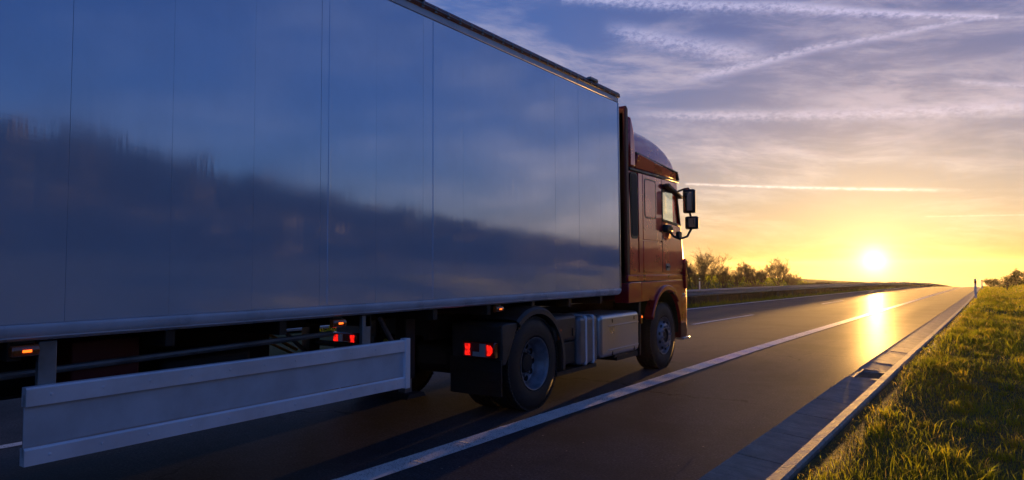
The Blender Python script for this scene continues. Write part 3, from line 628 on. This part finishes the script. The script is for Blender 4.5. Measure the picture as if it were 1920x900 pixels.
    lm = MB().box(*sorted((X(-.47), X(-.045))), 5.865, 5.943, .635, .805).build('tail_lamp', REDLENS, tu, bevel=.012)
    for a, c, z0_, z1_, mm in ((-.430, -.360, .662, .778, REDLAMP), (-.140, -.072, .664, .776, REDLAMP), (-.325, -.24, .652, .700, WHITELENS), (-.235, -.16, .652, .785, WHITELENS)):
        w_ = c-a; h2 = z1_-z0_
        pl_ = [(0, 0), (1, 0), (1, 1), (0, 1)] if mm is WHITELENS else ([(0, 0), (.25, -.03), (1, 0), (.92, .35), (.82, .5), (.95, .7), (1, 1), (.3, 1.03), (0, 1), (.12, .6), (.1, .4)] if a < -.3 else [(0, 0), (.55, .02), (1, .35), (1, .68), (.6, .97), (0, 1)])
        MB().prism_y([(X(a+w_*p), z0_+h2*q) for p, q in pl_], 5.856, 5.867).build('lamp_segment', mm, lm)
    # wheels
    for d in ((0., -.34) if True else ()): wheel(tu, 'drive', X(-.030)+(d if sx > 0 else -d), YD, .3, sx < 0, detail=(d == 0. and sx > 0))
    wheel(tu, 'steer', X(-.035), YF, .1, sx < 0, detail=sx > 0)
MB().tube([(-4.5, YD, .52), (-6.34, YD, .52)], .11, 12).build('axle', DARK, tu); MB().tube([(-4.5, YF, .52), (-6.34, YF, .52)], .07, 12).build('axle', DARK, tu)
MB().box(-5.75, -5.1, YD-.3, YD+.3, .34, .72).build('differential', DARK, tu, bevel=.12, bseg=3)
# front bumper, grille, floor, dash and seats
fb = loft([slice_(z, 11.2, yf, hw, .26) for z, yf, hw in ((.40, 11.47, RW-.03), (.55, 11.57, RW-.005), (1.10, 11.58, RW), (1.36, 11.56, RW))]).build('front_bumper', RED, tu, smooth=35)
MB().box(CX-.9, CX+.9, 11.572, 11.60, .75, 1.30).build('grille', BLACK, tu, bevel=.01)
MB().box(CX-1.2, CX+1.2, 9.2, 11.2, 1.30, 1.366).build('cab_floor', BLACK, tu)
MB().box(CX-1.15, CX+1.15, 10.95, 11.30, 1.75, 2.12).build('dashboard', SEAT, tu, bevel=.06)
for x in (CX+.62, CX-.62):
    MB().prism_x([(10.05, 1.55), (10.05, 1.85), (10.55, 1.88), (10.6, 1.55)], x-.26, x+.26).build('seat', SEAT, tu, bevel=.06)
    MB().prism_x([(9.90, 1.8), (9.80, 2.60), (9.90, 2.64), (10.08, 1.85)], x-.25, x+.25).build('backrest', SEAT, tu, bevel=.06)
MB().lathe_x([(CX-.62, .21), (CX-.59, .235), (CX-.56, .21)], 10.7, 2.1, 24).build('steering_wheel', BLACK, tu)
for x in (-5.02, -5.82): MB().box(x-.04, x+.04, 5.75, 11.2, .80, 1.06).build('frame_rail', DARK, tu)
for y in (5.8, 7.6, 9.2): MB().box(-5.82, -5.02, y, y+.1, .84, 1.02).build('frame_crossmember', DARK, tu)
MB().prism_x([(5.95, 1.08), (5.85, 1.04), (6.3, 1.08), (7.1, 1.10), (7.1, 1.18), (6.4, 1.18)], -5.88, -4.96).build('fifth_wheel', DARK, tu, bevel=.01)
for k, x in enumerate((-4.98, -5.06, -5.8)):
    MB().tube([(x, 9.0, 1.9), (x+.05, 8.90, 1.5), (x, 8.86, 1.15+.03*k), (x-.1, 8.4, 1.10), (x, 8.0, 1.09)], .018).build('air_hose', mat('hose_yellow', (.30, .24, .03), .4) if k == 1 else BLACK, tu, smooth=40)
MB().box(-5.85, -4.8, 7.3, 8.9, 1.062, 1.085).build('catwalk', ALU, tu)

# ------------------------------------------------------------------ guardrail along the central strip
wp = [(0, -.155), (.02, -.150), (.075, -.115), (.080, -.075), (.03, -.040), (.0, -.015), (.0, .015), (.03, .040), (.080, .075), (.075, .115), (.02, .150), (0, .155)]
def guardrail(lat, ysr, yend, label, face):
    g = empty('guardrail', P(lat, ysr, -.02), label, 'guardrail')
    y = ysr
    while y < yend:
        st = 4. if y < 130 else 12.; b = MB(); n = len(wp)
        for q in (y, y+st-.01): b.v += [P(lat+p[0]*face, q, .60+p[1]) for p in wp]+[P(lat+p[0]*face-.006*face, q, .60+p[1]*.99) for p in wp[::-1]]
        m_ = 2*n; b.f += [(i, (i+1) % m_, m_+(i+1) % m_, m_+i) for i in range(m_)]
        b.build('rail', GALV, g, smooth=20); y += st
    pm = MB(); pm.box(-.05, -.045, -.05, .05, -.3, .72); pm.box(-.05, .02, -.05, -.045, -.3, .72); pm.box(-.05, .02, .045, .05, -.3, .72); pm.box(.0, .045, -.03, .03, .50, .70)
    pm = pm.mesh('post', mat('post_steel', (.07, .07, .07), .6, metal=.4)); y = ysr+1.
    while y < min(yend, 170):
        o = link(bpy.data.objects.new('post', pm), g); o.location = P(lat-.06*face, y); o.rotation_euler[2] = 0 if face > 0 else math.pi; o.location = Vector(o.location)-Vector(g.location); o.matrix_parent_inverse = Matrix(); y += 4. if y < 100 else 8.
guardrail(L_RAIL, -30, 330, 'long galvanised steel guardrail along the far edge of the carriageway', 1)

# ------------------------------------------------------------------ marker posts
def delineator(lat, y, label, rot=0.):
    x_, y_, _ = P(lat, y); z_ = float(terr(lat, y))
    e = empty('delineator_post', (x_, y_, z_), label, 'marker post', 'white roadside marker posts')
    pl = [(-.06, -.03), (.06, -.03), (.045, .035), (0, .06), (-.045, .035)]
    def pr(z0_, z1_, k=1.): 
        b = MB(); n = len(pl); b.v = [(x_+p[0]*k, y_+p[1]*k, z_+z0_) for p in pl]+[(x_+p[0]*k, y_+p[1]*k, z_+z1_+(.03 if False else 0)) for p in pl]
        b.f = [tuple(range(n)), tuple(range(n, 2*n))]+[(i, (i+1) % n, n+(i+1) % n, n+i) for i in range(n)]; return b
    pr(-.2, .92).build('shaft', WHITEPL, e); pr(.92, 1.10, 1.01).build('black_band', BLACK, e); pr(1.10, 1.20).build('cap', WHITEPL, e, bevel=.01)
    MB().box(x_-.035, x_+.035, y_-.036, y_-.0305, z_+.93, z_+1.08).build('reflector', AMBERLENS, e)
delineator(-1.16, 50, 'nearest white marker post standing on the grass verge by the kerb')
delineator(-1.10, 98, 'farther white marker post up the right-hand kerb, beyond the nearest one')
delineator(-23.6, 66, 'small white marker post behind the guardrail, right of its neighbour', 1); delineator(-23.6, 61, 'small white marker post behind the guardrail, nearest the lorry', 1)
e = empty('wooden_post', (1.95, 88, float(terr(1.95-.85, 88))), 'short dark wooden post on the grassy bank at right', 'post')
MB().tube([(1.95, 88, e.location.z-.2), (1.95, 88, e.location.z+.80)], .06, 10).build('shaft', WOODPOST, e)

# ------------------------------------------------------------------ vegetation
def blades(n, lat, y, h_, w, lean, tint, seed_dir=None):
    """n grass blades as bent two-part ribbons; all arrays length n"""
    x = lat+xa(y); z = terr(lat, y)-.01; a = rng.uniform(0, 2*np.pi, n); ld = rng.uniform(0, 2*np.pi, n)
    ox, oy = np.cos(a)*w/2, np.sin(a)*w/2; lx, ly = np.cos(ld)*lean*h_, np.sin(ld)*lean*h_
    v_ = np.empty((n, 5, 3))
    v_[:, 0] = np.stack([x-ox, y-oy, z], 1); v_[:, 1] = np.stack([x+ox, y+oy, z], 1)
    v_[:, 2] = np.stack([x+ox*.75+lx*.35, y+oy*.75+ly*.35, z+h_*.58], 1); v_[:, 3] = np.stack([x-ox*.75+lx*.35, y-oy*.75+ly*.35, z+h_*.58], 1)
    v_[:, 4] = np.stack([x+lx, y+ly, z+h_*(1-.25*lean)], 1)
    i0 = np.arange(n)*5
    f_ = np.concatenate([np.stack([i0, i0+1, i0+2], 1), np.stack([i0, i0+2, i0+3], 1), np.stack([i0+3, i0+2, i0+4], 1)])
    return v_.reshape(-1, 3), f_, np.repeat(tint, 5)
def grass_obj(name, m, parts, label, cat):
    V, F, T, o = [], [], [], 0
    for v_, f_, t_ in parts: V.append(v_); F.append(f_+o); T.append(t_); o += len(v_)
    ob = link(bpy.data.objects.new(name, np_mesh(name, m, np.concatenate(V), np.concatenate(F), np.concatenate(T)))); return tag(ob, label, cat, kind='stuff')
def patch(lat, y, s=1.): return .5+.5*np.sin(lat*2.1*s+1.7*np.sin(y*.9*s))*np.sin(y*1.3*s+2.*np.sin(lat*1.1*s))
parts = []
for (ya, yb, la, lb, n, hh, ww) in ((1.2, 7, -1.30, 2.6, 60000, .085, .0045), (7, 14, -1.30, 3.5, 60000, .10, .006), (14, 30, -1.30, 5., 60000, .12, .011), (30, 70, -1.30, 7., 50000, .14, .022), (70, 170, -1.30, 12., 40000, .18, .05), (-12, 1.2, -1.30, 6., 20000, .11, .012)):
    lat = rng.uniform(la, lb, n); y = rng.uniform(ya, yb, n); pt = patch(lat, y, .8); edge = np.clip((lat-la+.06)/.30, 0, 1)
    keep = rng.uniform(0, 1, n) < (.35+.65*edge)*(.55+.45*pt); lat, y, pt, edge = lat[keep], y[keep], pt[keep], edge[keep]; n = len(lat)
    h_ = .72*hh*rng.lognormal(0, .42, n)*(.5+.65*pt)*(.45+.55*edge); tint = np.clip(.54-.34*pt+.25*(1-edge)+rng.normal(0, .17, n)+(rng.uniform(0, 1, n) < .08)*.45, 0, 1)
    parts.append(blades(n, lat, y, h_, ww*rng.uniform(.6, 1.4, n), rng.uniform(.15, 1.1, n), tint))
# tufts
for k in range(420):
    y0 = 2.5+58*random.random()**1.7; l0 = random.uniform(-1.1, 1.+y0*.07); n = 38
    lat = l0+rng.normal(0, .05, n); y = y0+rng.normal(0, .05, n); s_ = random.uniform(.06, .16)*(1+y0*.008)
    parts.append(blades(n, lat, y, s_*rng.uniform(.6, 1.2, n), (.004+y0*.0004)*rng.uniform(.7, 1.3, n), rng.uniform(.2, .9, n), np.clip(random.uniform(.1, .8)+rng.normal(0, .12, n), 0, 1)))
grass_obj('verge_grass', GRASS, parts, 'short green and straw-coloured grass on the right-hand verge and bank', 'grass')
parts = []
for (ya, yb, la, lb, n, hh, ww) in ((12, 45, -14.6, -11.15, 16000, .13, .022), (45, 110, -14.6, -11.15, 16000, .15, .045), (40, 130, -44, -23.5, 26000, .22, .09)):
    lat = rng.uniform(la, lb, n); y = rng.uniform(ya, yb, n); pt = patch(lat, y)
    parts.append(blades(n, lat, y, hh*rng.lognormal(0, .35, n)*(.6+.6*pt), ww*rng.uniform(.6, 1.4, n), rng.uniform(.1, .8, n), np.clip(.35-.2*pt+rng.normal(0, .15, n), 0, 1)))
grass_obj('median_grass', GRASS, parts, 'rough grass on the central strip and far embankment behind the guardrail', 'grass')
parts = []
for (ya, yb, n, hh, ww) in ((14, 60, 40000, .72, .022), (60, 150, 30000, .78, .05), (150, 330, 12000, .8, .12)):
    y = rng.uniform(ya, yb, n); lat = rng.normal(-12.9, .45, n); k = .45+.55*np.clip(np.sin(y*.31)+np.sin(y*.83+1)+.6, 0, 1.4)
    parts.append(blades(n, lat, y, hh*k*rng.uniform(.4, 1.2, n), ww*rng.uniform(.5, 1.4, n), rng.uniform(.1, .7, n), np.clip(rng.normal(.5, .22, n), 0, 1)))
grass_obj('dry_brush', DRY, parts, 'low dry brown brush growing along the central strip behind the guardrail', 'brush')

# bare trees
def bare_tree(name, x, y, z, H, spread, seed, label, stems=7, group='bare trees beyond the guardrail', tw=.012, lv=5):
    rd = random.Random(seed); e = empty(name, (x, y, z), label, 'tree', group); tb, cb = MB(), MB()
    def grow(p, d, ln, r, lev):
        b = tb if lev <= 1 else cb; n = 3 if lev < 3 else 2; pts = [p]; q = p.copy(); dd = d.copy()
        for k in range(n):
            dd = (dd+Vector((rd.gauss(0, .13), rd.gauss(0, .13), rd.gauss(.06, .08)))).normalized(); q = q+dd*ln/n; pts.append(q.copy())
        b.tube(pts, r, 5 if lev < 2 else 3, r*.62)
        if lev >= lv: return
        for k in range(rd.choice((3, 4)) if lev < lv-1 else rd.choice((2, 3, 4))):
            t = rd.uniform(.35, 1.); i_ = min(n-1, int(t*n)); o_ = pts[i_].lerp(pts[i_+1], t*n-i_ if t < 1 else 1)
            nd = (dd+Vector((rd.gauss(0, .5), rd.gauss(0, .5), rd.gauss(.16, .28)))).normalized()
            grow(o_, nd, ln*rd.uniform(.52, .78), max(tw*.36, r*rd.uniform(.42, .60)), lev+1)
    for k in range(stems):
        a = rd.uniform(0, 2*math.pi); tl = rd.uniform(.05, spread*1.3)
        grow(Vector((x+rd.uniform(-.25, .25)*spread*2, y+rd.uniform(-.25, .25)*spread*2, z-.1)), Vector((math.cos(a)*tl, math.sin(a)*tl, 1)).normalized(), H*rd.uniform(.42, .60), tw*3.2*rd.uniform(.8, 1.2), 0)
    tb.build('trunk', BARK, e, smooth=60); cb.build('crown', BARK, e, smooth=60); return e
def at(azd, y): x = math.tan(R(azd))*y; return x, y, float(terr(x-float(xa(y)), y))
def tree_at(azd, y, top_el, *a, **k):
    x, y, z = at(azd, y); H = CAM_H+math.hypot(x, y)*math.tan(R(top_el))-z; return bare_tree('bare_tree', x, y, z, max(1.2, H), *a, **k)
tree_at(-18.7, 70, .95, .75, 3, 'tallest bare many-stemmed tree beside the lorry cab, behind the guardrail', stems=11)
tree_at(-20.1, 72, .3, .7, 21, 'bare tree half hidden behind the front of the lorry cab', stems=9)
tree_at(-17.2, 76, .0, .6, 5, 'low bare shrub at the right foot of the tallest bare tree', stems=9)
tree_at(-15.55, 92, .20, .65, 8, 'bare rounded tree in the middle of the far group of three', stems=10, tw=.015)
tree_at(-13.25, 95, .50, .60, 11, 'dense bare round tree standing rightmost but one in the far group', stems=10, tw=.015)
tree_at(-19.4, 67, -.05, .8, 31, 'low bare shrub under the tallest tree, against the cab', stems=9)
tree_at(-16.4, 84, -.35, .9, 33, 'low spreading bare shrub left of the middle round tree', stems=9)
tree_at(-15.0, 90, -.25, .8, 35, 'bare shrub joined to the right side of the middle round tree', stems=9, tw=.015)
tree_at(-12.25, 104, -.55, .6, 14, 'small bare shrub at the right end of the tree group', stems=11, tw=.018)
tree_at(-14.4, 99, -.35, .6, 17, 'low bare shrub between the two far round trees', stems=11, tw=.018)

def leafy(name, x, y, z, H, W_, seed, label, cat, n=1400, ls_=.12, conical=False, group=None, m=LEAF):
    rd = np.random.default_rng(seed); e = empty(name, (x, y, z), label, cat, group)
    MB().tube([(x, y, z-.1), (x+.02, y, z+H*.55)], .05, 6, .015).build('trunk', BARK, e)
    nc = 14; cl = rd.normal(0, 1, (nc, 3)); cl /= np.linalg.norm(cl, axis=1)[:, None]; cl *= rd.uniform(.2, 1., (nc, 1))
    k = rd.integers(0, nc, n); p = cl[k]+rd.normal(0, .24, (n, 3)); zz = np.clip(.5+.5*p[:, 2], -.02, 1.15)
    rr = (1.12-zz) if conical else 1.
    c = np.stack([x+p[:, 0]*W_*.5*rr, y+p[:, 1]*W_*.5*rr, z+zz*H], 1)
    a = rd.normal(0, 1, (n, 3)); a /= np.linalg.norm(a, axis=1)[:, None]; b_ = np.cross(a, rd.normal(0, 1, (n, 3))); b_ /= np.linalg.norm(b_, axis=1)[:, None]; s_ = ls_*rd.uniform(.5, 1.3, (n, 1))
    v_ = np.stack([c-a*s_, c+b_*s_*.45, c+a*s_, c-b_*s_*.45], 1).reshape(-1, 3); i0 = np.arange(n)*4
    link(bpy.data.objects.new('crown', np_mesh('crown', m, v_, np.stack([i0, i0+1, i0+2, i0+3], 1), np.repeat(rd.uniform(0, 1, n), 4))), e); return e
for azd, y, te, W_, con, lab in ((1.78, 104, .02, 2.4, True, 'small pointed evergreen on the bank at the right edge'), (1.35, 112, -.55, 2.2, False, 'dark bush just left of the pointed evergreen on the bank'),
                                 (.85, 122, -.62, 2.6, False, 'dark rounded bush in the middle of the far right row'), (.35, 132, -.78, 2.2, False, 'small dark bush nearest the road at the far right'), (2.35, 100, -.3, 2.4, False, 'dark bush at the extreme right edge beside the pointed evergreen')):
    x, y, z = at(azd, y); H = (CAM_H+y*math.tan(R(te))-z)*.92; leafy('evergreen_tree' if con else 'bush', x, y, z, max(.8, H), W_, int(azd*100), lab, 'tree' if con else 'bush', 1100, .10, con, 'bushes at the top of the right-hand bank', HEDGE)
# the wood on the right-hand bank, beside and behind the viewer; seen in the trailer's glossy side
V, F, T = [], [], []; o_ = 0
for k in range(560):
    y = rng.uniform(-45, 75); d = rng.uniform(0, 9); lat = 17.+d
    hmax = np.interp(y, [-45, 0, 9, 22, 36, 55, 75], [5.6, 5.0, 4.2, 2.9, 2.0, 1.3, 1.0])*rng.uniform(.92, 1.03)+d*.06; z = float(terr(lat, y)); x = float(lat+xa(y)); n = 260; W_ = rng.uniform(1.3, 2.6)
    p = rng.normal(0, .42, (n, 2))*W_*.6; zz = rng.uniform(0, 1, n)**.8; p *= (1.15-zz*.8)[:, None]
    c = np.stack([x+p[:, 0], y+p[:, 1], z+zz*hmax], 1); a = rng.normal(0, 1, (n, 3)); a[:, 2] *= 1.6; a /= np.linalg.norm(a, axis=1)[:, None]; b_ = np.cross(a, rng.normal(0, 1, (n, 3))); b_ /= np.linalg.norm(b_, axis=1)[:, None]; s_ = rng.uniform(.10, .30, (n, 1))
    V.append(np.stack([c-a*s_, c+b_*s_*.5, c+a*s_, c-b_*s_*.5], 1).reshape(-1, 3)); i0 = np.arange(n)*4+o_; o_ += 4*n
    F.append(np.stack([i0, i0+1, i0+2, i0+3], 1)); T.append(np.repeat(rng.uniform(0, 1, n), 4))
for k in range(420):      # added unseen scrub, covers and shades the sunlit bank mirrored in the trailer
    y = rng.uniform(-45, 80); lat = rng.uniform(9.5, 17.5); z = float(terr(lat, y)); x = float(lat+xa(y)); n = 110; hmax = rng.uniform(.6, 1.3)
    p = rng.normal(0, .55, (n, 2)); zz = rng.uniform(0, 1, n); c = np.stack([x+p[:, 0], y+p[:, 1], z+zz*hmax], 1); a = rng.normal(0, 1, (n, 3)); a /= np.linalg.norm(a, axis=1)[:, None]
    b_ = np.cross(a, rng.normal(0, 1, (n, 3))); b_ /= np.linalg.norm(b_, axis=1)[:, None]; s_ = rng.uniform(.10, .28, (n, 1))
    V.append(np.stack([c-a*s_, c+b_*s_*.5, c+a*s_, c-b_*s_*.5], 1).reshape(-1, 3)); i0 = np.arange(n)*4+o_; o_ += 4*n
    F.append(np.stack([i0, i0+1, i0+2, i0+3], 1)); T.append(np.repeat(rng.uniform(0, 1, n), 4))
wood = link(bpy.data.objects.new('woodland', np_mesh('woodland', LEAF, np.concatenate(V), np.concatenate(F), np.concatenate(T))))
tag(wood, 'dark line of trees mirrored in the glossy side of the trailer', 'woodland', kind='stuff')

# small stones and flecks on the road
b = MB()
for k in range(90):
    y = 3+45*random.random()**1.6; lat = random.uniform(-3.8, -1.95) if random.random() < .75 else random.uniform(-10.5, -7); s_ = random.uniform(.004, .012)*(1+y*.02); x, y, z = P(lat, y, .004)
    vs = [(x+s_*math.cos(a)*random.uniform(.7, 1.3), y+s_*math.sin(a)*random.uniform(.7, 1.3), z) for a in (0, 1.57, 3.14, 4.71)]+[(x, y, z+s_*.25)]
    b.add(vs, [(0, 1, 4), (1, 2, 4), (2, 3, 4), (3, 0, 4), (3, 2, 1, 0)])
tag(b.build('road_grit', mat('grit', (.22, .20, .18), .8)), 'scattered small stones and grit on the asphalt', 'grit', kind='stuff')

# ------------------------------------------------------------------ golden evening air
hz = MB().box(-1600, 1600, -140, 1720, -75, 14).build('haze', mat('haze_air'))
hm = hz.data.materials[0]; hn = hm.node_tree; hn.nodes.remove(hn.nodes['Principled BSDF']); pv = hn.nodes.new('ShaderNodeVolumePrincipled')
pv.inputs['Color'].default_value = (.95, .93, .90, 1); pv.inputs['Density'].default_value = HAZE; pv.inputs['Anisotropy'].default_value = .72
hn.links.new(pv.outputs[0], hn.nodes['Material Output'].inputs['Volume']); tag(hz, 'thin golden evening haze in the air', 'haze', kind='stuff')
